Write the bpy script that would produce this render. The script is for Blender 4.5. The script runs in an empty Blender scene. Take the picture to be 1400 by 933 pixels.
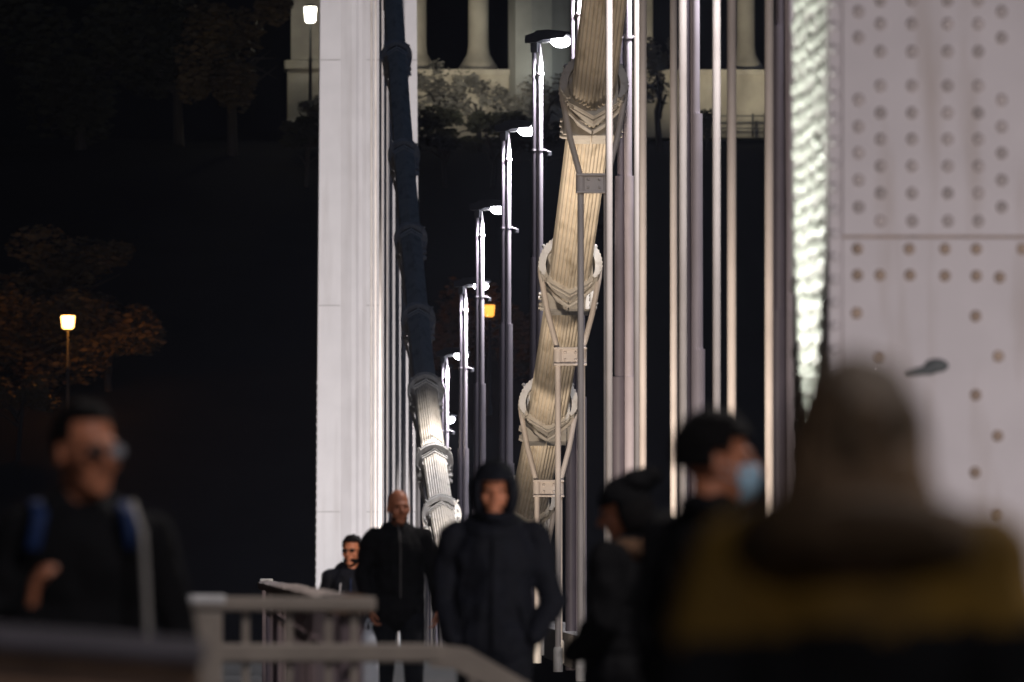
import bpy, bmesh, math, random
from mathutils import Vector, Matrix, noise
random.seed(7)
R = math.radians
scene = bpy.context.scene
HAZE = .00010
COL = scene.collection
F = 14000.0            # focal length of the photograph in its own pixels
EYE = 1.44             # camera height above the walkway
CX, CY = 325.0, 735.0  # where lines along the bridge meet

def P(px, py, d):
    """a point seen at photo pixel (px, py), d metres down the bridge"""
    return Vector(((px-CX)*d/F, d, EYE+(CY-py)*d/F))

# ------------------------------------------------------------------ materials
def mat(name, col, rough=.6, metal=0.0, var=.15, scale=6.0, bump=.0, bscale=40.0, spec=.5, dirt=None, dirt_amt=.5, dirt_scale=(1, 1, 1)):
    m = bpy.data.materials.new(name); m.use_nodes = True
    nt = m.node_tree; N = nt.nodes; L = nt.links
    b = N['Principled BSDF']
    b.inputs['Roughness'].default_value = rough
    b.inputs['Metallic'].default_value = metal
    b.inputs['Specular IOR Level'].default_value = spec
    tc = N.new('ShaderNodeTexCoord')
    nz = N.new('ShaderNodeTexNoise'); nz.inputs['Scale'].default_value = scale; nz.inputs['Detail'].default_value = 6
    L.new(tc.outputs['Object'], nz.inputs['Vector'])
    rp = N.new('ShaderNodeValToRGB')
    rp.color_ramp.elements[0].position = .3; rp.color_ramp.elements[1].position = .7
    c0 = [max(0, c*(1-var)) for c in col]; c1 = [min(1, c*(1+var)) for c in col]
    rp.color_ramp.elements[0].color = (*c0, 1); rp.color_ramp.elements[1].color = (*c1, 1)
    L.new(nz.outputs['Fac'], rp.inputs['Fac'])
    out = rp.outputs['Color']
    if dirt:
        mp = N.new('ShaderNodeMapping'); mp.inputs['Scale'].default_value = dirt_scale
        L.new(tc.outputs['Object'], mp.inputs['Vector'])
        n2 = N.new('ShaderNodeTexNoise'); n2.inputs['Scale'].default_value = 1.0; n2.inputs['Detail'].default_value = 8
        L.new(mp.outputs['Vector'], n2.inputs['Vector'])
        r2 = N.new('ShaderNodeValToRGB'); r2.color_ramp.elements[0].position = .52; r2.color_ramp.elements[1].position = .72
        r2.color_ramp.elements[0].color = (0, 0, 0, 1); r2.color_ramp.elements[1].color = (dirt_amt,)*3+(1,)
        L.new(n2.outputs['Fac'], r2.inputs['Fac'])
        mx = N.new('ShaderNodeMixRGB'); mx.inputs['Color2'].default_value = (*dirt, 1)
        L.new(r2.outputs['Color'], mx.inputs['Fac']); L.new(out, mx.inputs['Color1']); out = mx.outputs['Color']
    L.new(out, b.inputs['Base Color'])
    if bump:
        n3 = N.new('ShaderNodeTexNoise'); n3.inputs['Scale'].default_value = bscale; n3.inputs['Detail'].default_value = 4
        L.new(tc.outputs['Object'], n3.inputs['Vector'])
        bp = N.new('ShaderNodeBump'); bp.inputs['Strength'].default_value = bump; bp.inputs['Distance'].default_value = .02
        L.new(n3.outputs['Fac'], bp.inputs['Height']); L.new(bp.outputs['Normal'], b.inputs['Normal'])
    return m

def glow(name, col, strength):
    m = bpy.data.materials.new(name); m.use_nodes = True
    b = m.node_tree.nodes['Principled BSDF']
    b.inputs['Base Color'].default_value = (.8, .8, .8, 1)
    b.inputs['Emission Color'].default_value = (*col, 1)
    b.inputs['Emission Strength'].default_value = strength
    return m

M = {}
M['pylon'] = mat('white_steel_paint', (.70, .66, .66), .55, var=.05, scale=1.2, dirt=(.45, .40, .38), dirt_amt=.35, dirt_scale=(2.5, 2.5, .25))
M['seam'] = mat('seam_shadow_paint', (.42, .39, .38), .6)  # darker grey of the plate joints
M['near_pylon'] = mat('greyed_steel_paint', (.60, .55, .555), .6, var=.06, scale=2.5, dirt=(.40, .33, .29), dirt_amt=.65, dirt_scale=(6, 6, .7))
M['rivet_worn'] = mat('worn_rivet_paint', (.47, .41, .39), .65, var=.3, scale=9)
M['rivet'] = mat('rivet_paint', (.60, .60, .56), .45)
M['rust'] = mat('rusty_rivet', (.40, .30, .23), .8, var=.3, scale=9)
M['cable'] = mat('cream_cable_paint', (.74, .65, .52), .6, var=.10, scale=2, dirt=(.30, .23, .13), dirt_amt=.6, dirt_scale=(7, 1.2, 2.2))
M['clamp'] = mat('clamp_paint', (.64, .60, .54), .5, var=.1, scale=5, dirt=(.25, .19, .14), dirt_amt=.6, dirt_scale=(6, 6, 6))
M['rod'] = mat('hanger_paint', (.64, .57, .52), .5, var=.12, scale=1.5, dirt=(.36, .30, .27), dirt_amt=.5, dirt_scale=(3, 3, .8))
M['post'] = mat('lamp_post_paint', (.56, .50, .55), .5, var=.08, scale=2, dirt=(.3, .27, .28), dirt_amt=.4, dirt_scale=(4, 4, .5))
M['post_dark'] = mat('dark_lamp_post_paint', (.15, .13, .155), .5, var=.1, scale=2)  # darker copy of the post paint, shade of the left tube put into its colour
M['head'] = mat('dark_lamp_housing', (.06, .06, .07), .5)
M['lens'] = glow('lamp_lens_light', (.95, .95, 1), 45)
M['amber'] = glow('amber_lantern_light', (1, .50, .13), 7)
M['orange'] = glow('orange_lantern_light', (1, .42, .06), 1.9)
M['milk'] = glow('milky_lantern_light', (1, .95, .80), 9)
M['iron'] = mat('dark_iron', (.03, .03, .03), .5)
M['asphalt'] = mat('asphalt', (.05, .05, .052), .85, var=.25, scale=30, bump=.3, bscale=90)
M['paving'] = mat('walkway_asphalt', (.07, .068, .066), .8, var=.25, scale=12, bump=.3, bscale=60)
M['kerb'] = mat('kerb_stone', (.28, .26, .25), .8)
M['water'] = mat('river_water', (.01, .014, .02), .12, var=.2, scale=.2, bump=.3, bscale=.6)
M['rock'] = mat('hill_rock', (.006, .006, .007), 1.0, spec=.05, var=.5, scale=.25, bump=.6, bscale=.8)
M['stone'] = mat('pale_limestone', (.36, .33, .27), .85, var=.22, scale=.7, bump=.3, bscale=3, dirt=(.14, .125, .10), dirt_amt=.7, dirt_scale=(.5, .5, .25))
M['greystone'] = mat('grey_limestone', (.22, .225, .215), .9, var=.25, scale=.5, bump=.3, bscale=2, dirt=(.08, .085, .08), dirt_amt=.8, dirt_scale=(.6, .6, .12))
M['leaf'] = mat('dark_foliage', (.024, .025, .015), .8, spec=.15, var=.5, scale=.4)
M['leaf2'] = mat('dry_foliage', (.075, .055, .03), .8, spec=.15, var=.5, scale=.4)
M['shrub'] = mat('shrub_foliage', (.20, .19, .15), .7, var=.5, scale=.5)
M['bark'] = mat('bark', (.025, .02, .016), .9)
M['rail'] = mat('railing_paint', (.36, .31, .26), .55, var=.12, scale=8)
M['cap'] = mat('bare_steel_cap', (.75, .74, .73), .35)
M['picket'] = mat('purple_brown_steel', (.20, .15, .16), .5, var=.2, scale=5)
M['timber'] = mat('brown_timber', (.22, .13, .08), .6, var=.35, scale=5, bump=.3)
M['worn_top'] = mat('worn_pale_timber', (.52, .44, .40), .7, var=.3, scale=9, dirt=(.15, .08, .05), dirt_amt=.9, dirt_scale=(6, 2, 6))
M['coping'] = mat('purple_grey_coping', (.045, .04, .052), .6, var=.2, scale=4)
M['skin'] = mat('skin', (.60, .23, .12), .5, var=.08, scale=20)
M['hair'] = mat('dark_hair', (.006, .005, .005), .75, spec=.2, var=.4, scale=60, bump=.6, bscale=120)
M['blonde'] = mat('brown_to_fair_hair', (.10, .062, .03), .6, var=.35, scale=14, bump=.6, bscale=90)
M['fair'] = mat('fair_hair', (.22, .135, .07), .6, var=.25, scale=20, bump=.6, bscale=90)
M['eye'] = mat('eye', (.02, .015, .012), .2)
M['black'] = mat('black_cloth', (.005, .005, .006), .85, var=.3, scale=12, bump=.25, bscale=160, spec=.25)
M['navy'] = mat('navy_cloth', (.005, .006, .011), .8, var=.3, scale=12, bump=.25, bscale=160, spec=.3)
M['jean'] = mat('dark_denim', (.008, .009, .013), .85, var=.3, scale=14, spec=.25)
M['blue'] = mat('blue_webbing', (.010, .035, .13), .7, var=.15)
M['white'] = mat('white_cord', (.62, .62, .64), .6)
M['bag'] = mat('white_plastic', (.78, .82, .86), .4, var=.04, bump=.4, bscale=14)
M['grey'] = mat('grey_cloth', (.17, .16, .155), .8)
M['yellow'] = mat('mustard_cloth', (.17, .093, .006), .8, var=.5, scale=5, bump=.25, bscale=120)
M['webbing'] = mat('pale_webbing', (.40, .38, .35), .8)
M['olive'] = mat('dark_olive_cloth', (.060, .034, .013), .85, var=.3, scale=9)
M['mask'] = mat('pale_blue_mask', (.50, .76, .94), .8, var=.08)
M['fur'] = mat('brown_fur', (.16, .085, .045), .9, var=.5, scale=40, bump=.8, bscale=90)
M['glass'] = mat('spectacle_glass', (.42, .42, .45), .22)  # lens with a pale glint put into its colour
M['dark_glass'] = mat('dark_spectacle_glass', (.09, .05, .04), .3)  # the other lens, darker, without the painted glint
M['sole'] = mat('rubber_sole', (.02, .02, .02), .8)
M['slot'] = mat('dark_lug', (.10, .108, .108), .6)

# ------------------------------------------------------------------ mesh helpers
def link(o, parent=None):
    COL.objects.link(o)
    if parent: o.parent = parent
    return o

def obj(name, bm, m, parent=None, smooth=False):
    me = bpy.data.meshes.new(name)
    bmesh.ops.recalc_face_normals(bm, faces=bm.faces[:])
    bm.to_mesh(me); bm.free()
    for x in (m if isinstance(m, (list, tuple)) else [m]): me.materials.append(x)
    if smooth:
        for p in me.polygons: p.use_smooth = True
    return link(bpy.data.objects.new(name, me), parent)

def tag(o, label, cat, group=None):
    o['label'] = label; o['category'] = cat
    if group: o['group'] = group
    return o

def thing(name, label, cat, loc=(0, 0, 0), rz=0.0, group=None, scale=1.0):
    o = bpy.data.objects.new(name, None); COL.objects.link(o)
    o.empty_display_size = .2
    o.location = loc; o.rotation_euler = (0, 0, rz); o.scale = (scale,)*3
    return tag(o, label, cat, group)

def structure(o, kind='structure'):
    o['kind'] = kind; return o

def copy_tree(o, parent=None):
    c = o.copy(); COL.objects.link(c); c.parent = parent
    for ch in [x for x in bpy.data.objects if x.parent is o]: copy_tree(ch, c)
    return c

def box(bm, lo, hi, mi=0, bevel=0.0):
    lo = Vector(lo); hi = Vector(hi); c = (lo+hi)/2; s = hi-lo
    r = bmesh.ops.create_cube(bm, size=1, matrix=Matrix.Translation(c) @ Matrix.Diagonal((s.x, s.y, s.z, 1)))
    vs = r['verts']
    fs = {f for v in vs for f in v.link_faces}
    for f in fs: f.material_index = mi
    if bevel:
        es = list({e for v in vs for e in v.link_edges})
        bmesh.ops.bevel(bm, geom=es, offset=bevel, segments=2, affect='EDGES', profile=.5)

def frame_of(d):
    d = d.normalized()
    a = Vector((0, 0, 1)) if abs(d.z) < .95 else Vector((1, 0, 0))
    x = d.cross(a).normalized(); y = x.cross(d).normalized()
    return x, y

def tube(bm, pts, radii, n=10, mi=0, caps=True):
    """a swept tube through pts with a radius at each"""
    pts = [Vector(p) for p in pts]
    if not isinstance(radii, (list, tuple)): radii = [radii]*len(pts)
    rings = []
    for i, p in enumerate(pts):
        a = pts[max(0, i-1)]; b = pts[min(len(pts)-1, i+1)]
        x, y = frame_of(b-a)
        rings.append([bm.verts.new(p+(x*math.cos(2*math.pi*k/n)+y*math.sin(2*math.pi*k/n))*radii[i]) for k in range(n)])
    for r0, r1 in zip(rings, rings[1:]):
        for k in range(n):
            f = bm.faces.new((r0[k], r0[(k+1) % n], r1[(k+1) % n], r1[k])); f.material_index = mi; f.smooth = True
    if caps:
        for r in (rings[0], rings[-1]):
            f = bm.faces.new([bm.verts.new(v.co) for v in r]); f.material_index = mi

def lathe(bm, prof, n=16, c=(0, 0, 0), mi=0):
    c = Vector(c); rings = []
    for r, z in prof:
        rings.append([bm.verts.new(c+Vector((r*math.cos(2*math.pi*k/n), r*math.sin(2*math.pi*k/n), z))) for k in range(n)])
    for r0, r1 in zip(rings, rings[1:]):
        for k in range(n):
            f = bm.faces.new((r0[k], r0[(k+1) % n], r1[(k+1) % n], r1[k])); f.material_index = mi; f.smooth = True
    for r in (rings[0], rings[-1]):
        f = bm.faces.new([bm.verts.new(v.co) for v in r]); f.material_index = mi

def ell(bm, c, r, rot=None, u=16, v=10, mi=0):
    m = Matrix.Translation(Vector(c)) @ (rot.to_4x4() if rot else Matrix.Identity(4)) @ Matrix.Diagonal((r[0], r[1], r[2], 1))
    res = bmesh.ops.create_uvsphere(bm, u_segments=u, v_segments=v, radius=1, matrix=m)
    for f in {f for w in res['verts'] for f in w.link_faces}: f.material_index = mi; f.smooth = True

def capsule(bm, a, b, ra, rb, n=12):
    a = Vector(a); b = Vector(b); d = (b-a)
    L = d.length
    if L < 1e-6: ell(bm, a, (ra,)*3); return
    d /= L
    pts = []; rad = []
    for t in (-90, -60, -30): pts.append(a+d*ra*math.sin(R(t))*.999); rad.append(max(.0008, ra*math.cos(R(t))))
    pts += [a, b]; rad += [ra, rb]
    for t in (30, 60, 90): pts.append(b+d*rb*math.sin(R(t))*.999); rad.append(max(.0008, rb*math.cos(R(t))))
    x, y = frame_of(d); rings = []
    for p, r in zip(pts, rad):
        rings.append([bm.verts.new(p+(x*math.cos(2*math.pi*k/n)+y*math.sin(2*math.pi*k/n))*r) for k in range(n)])
    for r0, r1 in zip(rings, rings[1:]):
        for k in range(n): bm.faces.new((r0[k], r0[(k+1) % n], r1[(k+1) % n], r1[k]))
    bm.faces.new(rings[0]); bm.faces.new(rings[-1])

def hexstud(bm, c, n, r, h, mi=0, k=6):
    """a bolt head at c, pointing along n"""
    n = Vector(n).normalized(); x, y = frame_of(n); c = Vector(c)
    a = [bm.verts.new(c+(x*math.cos(2*math.pi*i/k)+y*math.sin(2*math.pi*i/k))*r) for i in range(k)]
    b = [bm.verts.new(c+n*h+(x*math.cos(2*math.pi*i/k)+y*math.sin(2*math.pi*i/k))*r*.7) for i in range(k)]
    for i in range(k):
        f = bm.faces.new((a[i], a[(i+1) % k], b[(i+1) % k], b[i])); f.material_index = mi
    f = bm.faces.new(b); f.material_index = mi

def prism(bm, outline, y0, y1, axes=lambda u, v, w: (u, w, v), mi=0):
    a = [bm.verts.new(axes(u, v, y0)) for u, v in outline]
    b = [bm.verts.new(axes(u, v, y1)) for u, v in outline]
    n = len(outline)
    for i in range(n):
        f = bm.faces.new((a[i], a[(i+1) % n], b[(i+1) % n], b[i])); f.material_index = mi
    f = bm.faces.new(a); f.material_index = mi
    f = bm.faces.new(b); f.material_index = mi

def baked(name, bm, m, parent, voxel=.008, smooth=4, wrinkle=0.0, wscale=7.0, seed=0):
    """fuse overlapping solids in bm into ONE continuous surface"""
    bmesh.ops.recalc_face_normals(bm, faces=bm.faces[:])
    me = bpy.data.meshes.new(name+'_src'); bm.to_mesh(me); bm.free()
    o = bpy.data.objects.new(name+'_src', me); COL.objects.link(o)
    md = o.modifiers.new('r', 'REMESH'); md.mode = 'VOXEL'; md.voxel_size = voxel
    if smooth:
        s = o.modifiers.new('s', 'SMOOTH'); s.iterations = smooth; s.factor = .5
    dg = bpy.context.evaluated_depsgraph_get()
    out = bpy.data.meshes.new_from_object(o.evaluated_get(dg))
    bpy.data.objects.remove(o); bpy.data.meshes.remove(me)
    out.name = name
    if wrinkle:
        off = Vector((seed*3.7, seed*1.3, seed*2.1))
        cos = [v.co.copy() for v in out.vertices]; nos = [v.normal.copy() for v in out.vertices]
        for v, c, n in zip(out.vertices, cos, nos):
            q = Vector((c.x*wscale, c.y*wscale, c.z*wscale*.8))+off
            t = abs(noise.noise(q))*-1.6+.5+.5*noise.noise(q*2.7)
            v.co = c+n*wrinkle*t
    out.materials.clear()
    for x in (m if isinstance(m, (list, tuple)) else [m]): out.materials.append(x)
    for p in out.polygons: p.use_smooth = True
    return link(bpy.data.objects.new(name, out), parent)

def shell(name, c, r, keep, thick, m, parent, rot=None, wob=0.0, u=40, v=28):
    """part of an ellipsoid given thickness: hair, hood, hat"""
    bm = bmesh.new()
    bmesh.ops.create_uvsphere(bm, u_segments=u, v_segments=v, radius=1)
    dead = [f for f in bm.faces if not keep(f.calc_center_median())]
    bmesh.ops.delete(bm, geom=dead, context='FACES')
    bm.normal_update()
    inner = {w: w.co.copy() for w in bm.verts}
    T = Matrix.Translation(Vector(c)) @ (rot.to_4x4() if rot else Matrix.Identity(4))
    bord = [e for e in bm.edges if e.is_boundary]
    newv = {}
    for w in list(inner):
        p = inner[w]; k = 1+wob*noise.noise(p*3.1)
        out = Vector((p.x*(r[0]+thick)*k, p.y*(r[1]+thick)*k, p.z*(r[2]+thick)*k))
        newv[w] = bm.verts.new(T @ Vector((p.x*r[0], p.y*r[1], p.z*r[2])))
        w.co = T @ out
    fs = [f for f in bm.faces]
    for f in fs: bm.faces.new([newv[w] for w in reversed(f.verts)])
    for e in bord:
        a, b = e.verts
        try: bm.faces.new((a, b, newv[b], newv[a]))
        except ValueError: pass
    return obj(name, bm, m, parent, smooth=True)

# ------------------------------------------------------------------ the deck line
DK = [(-60, 0), (74, 0), (84, -.26), (130, -.30), (165, -.15), (177.6, 0), (198.4, -.72), (220, -1.55), (236, -2.81), (257, -4.04), (272.7, -5.46), (341, -9.5), (420, -11.5)]
def road_z(d):
    if d < 177.6: return 0.0
    for (a, za), (b, zb) in zip(DK, DK[1:]):
        if a <= d <= b: return za+(zb-za)*(d-a)/(b-a)
    return DK[-1][1]
def walk_z(d):
    if d < 75: return 0.0
    if d < 83: return -.25*(d-75)/8
    if d < 170: return -.25-(d-83)*.006
    return min(-.77, road_z(d)-.3)

def strip(name, x0, x1, ys, zf, m, thick=.25, dz=0.0):
    bm = bmesh.new(); rows = []
    for y in ys:
        z = zf(y)+dz
        rows.append([bm.verts.new(v) for v in ((x0, y, z), (x1, y, z), (x1, y, z-thick), (x0, y, z-thick))])
    for a, b in zip(rows, rows[1:]):
        for k in range(4): bm.faces.new((a[k], a[(k+1) % 4], b[(k+1) % 4], b[k]))
    bm.faces.new(rows[0]); bm.faces.new(rows[-1])
    return structure(obj(name, bm, m))

ys = [-40+3*i for i in range(150)]
strip('walkway', -3.2, 4.05, [y for y in ys if y <= 342], walk_z, M['paving'], .3)
strip('roadway', 5.55, 22.0, ys, road_z, M['asphalt'], .4, -.13)
strip('kerb', 4.95, 5.55, ys, road_z, M['kerb'], .5, 0)
strip('lane_marking', 12.0, 12.15, ys, road_z, M['cap'], .0035, -.126)
bm = bmesh.new()
bmesh.ops.create_grid(bm, x_segments=2, y_segments=2, size=1500, matrix=Matrix.Translation((0, 300, -15)))
structure(obj('river', bm, M['water']))

# hill beyond the river bank: slope, terrace of the monument, cliff
def hill_z(x, y):
    if y < 395: z = -15.5
    elif y < 470: z = -13+(y-395)*.43
    elif y < 500: z = 19.2+(y-470)*.06
    elif y < 540: z = 21+(y-500)*1.2
    else: z = 69+(y-540)*.25
    k = min(1, max(0, (y-395)/40))
    n = noise.fractal(Vector((x*.03, y*.03, 2)), 1, 2, 5)
    return z+k*n*(.9 if y < 500 else 6)
bm = bmesh.new(); grid = []
for j in range(80):
    y = 385+j*3.2
    grid.append([bm.verts.new((-130+i*3.2, y+noise.noise(Vector((i*.2, j*.2, 5)))*1.2, hill_z(-130+i*3.2, y))) for i in range(90)])
for a, b in zip(grid, grid[1:]):
    for i in range(89): bm.faces.new((a[i], a[i+1], b[i+1], b[i]))
structure(obj('hill', bm, M['rock'], smooth=True))

# ------------------------------------------------------------------ pylons
def rect_ring(bm, x0, x1, y0, y1, z0, z1, dx0=0, dx1=0, mi=0):
    """a shaft whose left and right edges shift by dx0, dx1 from bottom to top"""
    a = [bm.verts.new(v) for v in ((x0, y0, z0), (x1, y0, z0), (x1, y1, z0), (x0, y1, z0))]
    b = [bm.verts.new(v) for v in ((x0+dx0, y0, z1), (x1+dx1, y0, z1), (x1+dx1, y1, z1), (x0+dx0, y1, z1))]
    for k in range(4):
        f = bm.faces.new((a[k], a[(k+1) % 4], b[(k+1) % 4], b[k])); f.material_index = mi
    for q in (a, b):
        f = bm.faces.new(q); f.material_index = mi

FP = 341.0
t = thing('bridge_pylon', 'tall white floodlit pylon leg at the far end of the bridge, behind the dark cable', 'pylon', (4.35, FP, 0))
bm = bmesh.new()
zb, zt = -13.0, 36.0
rect_ring(bm, -1.83, 1.83, 0, 3.4, zb, zt, .34, -.34)
for i in range(46):
    z = -6+i*.28; k = (z-zb)/(zt-zb)
    hexstud(bm, (-1.83+.34*k, .35, z), (-1, -.3, 0), .06, .028)
obj('shaft', bm, M['pylon'], t)
bm = bmesh.new()   # raised middle pilaster with splayed edges
sec = [(-.92, 0), (-.56, -.14), (-.42, -.14), (-.32, -.09), (-.22, -.09), (-.08, -.15), (.46, -.15), (.62, -.14), (.92, 0)]
ra = [bm.verts.new((x, y-.003, zb)) for x, y in sec]; rb = [bm.verts.new((x, y-.003, zt)) for x, y in sec]
for k in range(len(sec)-1): bm.faces.new((ra[k], ra[k+1], rb[k+1], rb[k]))
bm.faces.new(ra); bm.faces.new(rb)
obj('pilaster', bm, M['pylon'], t)
for zz in (EYE+(735-82)*FP/F, EYE+(735-418)*FP/F, EYE+(735-700)*FP/F, EYE+(735-250)*FP/F+30):
    k = (zz-zb)/(zt-zb)
    w = 1.83-.34*k
    for lo, hi in (((-w+.02, -.012, zz-.015), (-.93, -.004, zz+.015)), ((.93, -.012, zz-.015), (w-.02, -.004, zz+.015)), ((-.07, -.163, zz-.015), (.45, -.155, zz+.015))):
        bm = bmesh.new(); box(bm, lo, hi); obj('plate_joint', bm, M['seam'], t)

NP = 51.0
t = thing('bridge_pylon', 'near grey pylon leg of bolted steel plates, filling the right edge', 'pylon', (0, NP, 0))
bm = bmesh.new()
box(bm, (2.935, 0, -8), (6.1, 3.1, 40), bevel=.012)
# bolts all over the walkway side
i = 0; z = -1.3
while z < 4.6:
    for j in range(11):
        y = .14+j*.28+(.14 if i % 2 else 0)
        if y < 3.0: hexstud(bm, (2.935, y+random.uniform(-.05, .05), z+random.uniform(-.02, .02)), (-1, 0, 0), random.uniform(.038, .05), random.uniform(.007, .017), 1, 7)
    z += .088; i += 1
obj('shaft', bm, [M['near_pylon'], M['rivet']], t)
bm = bmesh.new()
zs = EYE+(735-322)*NP/F
sx = lambda px: (px-CX)*NP/F
sz = lambda py: EYE+(CY-py)*NP/F
box(bm, (sx(1152), -.022, zs), (5.95, -.001, 12), bevel=.006)
inner = [sx(p) for p in (1205, 1248, 1297, 1339)]; outer = [sx(p) for p in (1175, 1371)]
more_in = [4.05+.16*i for i in range(11)]
for py in (-118, -82, -44, 0, 32, 70, 117, 154, 190, 227, 264, 302):
    for x in inner+more_in: hexstud(bm, (x, -.022, sz(py)), (0, -1, 0), .031, .024, 1, 8)
for py in (-100, -62, -22, 15, 51, 136, 173, 209, 246, 283):
    for x in outer: hexstud(bm, (x, -.022, sz(py)), (0, -1, 0), .031, .024, 1, 8)
obj('cover_plate', bm, [M['near_pylon'], M['rivet_worn']], t)
bm = bmesh.new()
box(bm, (sx(1152), -.016, -2), (5.95, -.001, zs-.012), bevel=.005)
for px, py in [(1173, 340), (1244, 340), (1293, 340), (1336, 340), (1399, 340), (1173, 376), (1204, 376), (1245, 376), (1293, 377), (1336, 377), (1368, 379),
               (1172, 428), (1203, 487), (1173, 540), (1203, 596), (1173, 648), (1203, 702), (1335, 432), (1366, 487), (1335, 540), (1365, 596), (1334, 646), (1364, 702), (1334, 756)]:
    hexstud(bm, (sx(px), -.016, sz(py)), (0, -1, 0), .030, .024, 1, 8)
box(bm, (sx(1152), -.004, zs-.012), (5.95, -.0015, zs+.001), mi=1)
obj('base_plate', bm, [M['near_pylon'], M['rust']], t)
bm = bmesh.new()   # edge angle at the corner with its own bolt line
box(bm, (2.945, -.03, -2), (sx(1146), -.001, 12), bevel=.006)
z = -1.3
while z < 4.6:
    hexstud(bm, (2.975, -.03, z), (0, -1, 0), .026, .022, 0, 7); z += .115
obj('corner_angle', bm, [M['near_pylon']], t)
bm = bmesh.new()
ell(bm, (sx(1281), -.022, sz(500)), (.062, .022, .034)); capsule(bm, (sx(1243), -.022, sz(510)), (sx(1275), -.024, sz(505)), .014, .026)
obj('lifting_lug', bm, M['slot'], t, smooth=True)

# ------------------------------------------------------------------ main cable
XC = 4.5
def cable_z(d):
    if d <= 154: z = -1.0+.00216*(d-185)**2
    elif d >= 224: z = .24+.13*(d-224)+.00111*(d-224)**2
    else:
        t = (d-154)/70.0; m0 = -.134*70; m1 = .13*70; p0 = 1.08; p1 = .24
        z = (2*t**3-3*t*t+1)*p0+(t**3-2*t*t+t)*m0+(-2*t**3+3*t*t)*p1+(t**3-t*t)*m1
    return EYE+z
def cable_frame(d):
    tg = Vector((0, 1, (cable_z(d+.5)-cable_z(d-.5)))).normalized()
    up = Vector((1, 0, 0)).cross(tg).normalized()
    return Vector((XC, d, cable_z(d))), tg, up
def hexprof(Rc, strands=5, bumps=True):
    out = []
    V = [Vector((Rc*math.cos(R(90+60*k)), Rc*math.sin(R(90+60*k)))) for k in range(6)]
    for k in range(6):
        a, b = V[k], V[(k+1) % 6]; nrm = ((a+b)/2).normalized(); L = (b-a).length; rr = L/strands/2
        for s in range(strands):
            for q in (-.96, -.8, -.4, 0, .4, .8, .96):
                p = a+(b-a)*((s+.5+q*.5)/strands)
                out.append(p+nrm*(rr*(math.sqrt(1-q*q)-.5)*1.5 if bumps else 0))
    return out
prof = hexprof(.285)
bm = bmesh.new(); prev = None
ds = [52+i*1.0 for i in range(288)]
for d in ds:
    c, tg, up = cable_frame(d)
    ring = [bm.verts.new(c+Vector((1, 0, 0))*p.x+up*p.y) for p in prof]
    if prev:
        n = len(ring)
        for k in range(n):
            f = bm.faces.new((prev[k], prev[(k+1) % n], ring[(k+1) % n], ring[k])); f.smooth = True
    prev = ring
o = obj('suspension_cable', bm, M['cable'])
tag(o, 'thick ribbed main cable sagging from the top and rising to the far white pylon', 'bridge cable')

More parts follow.
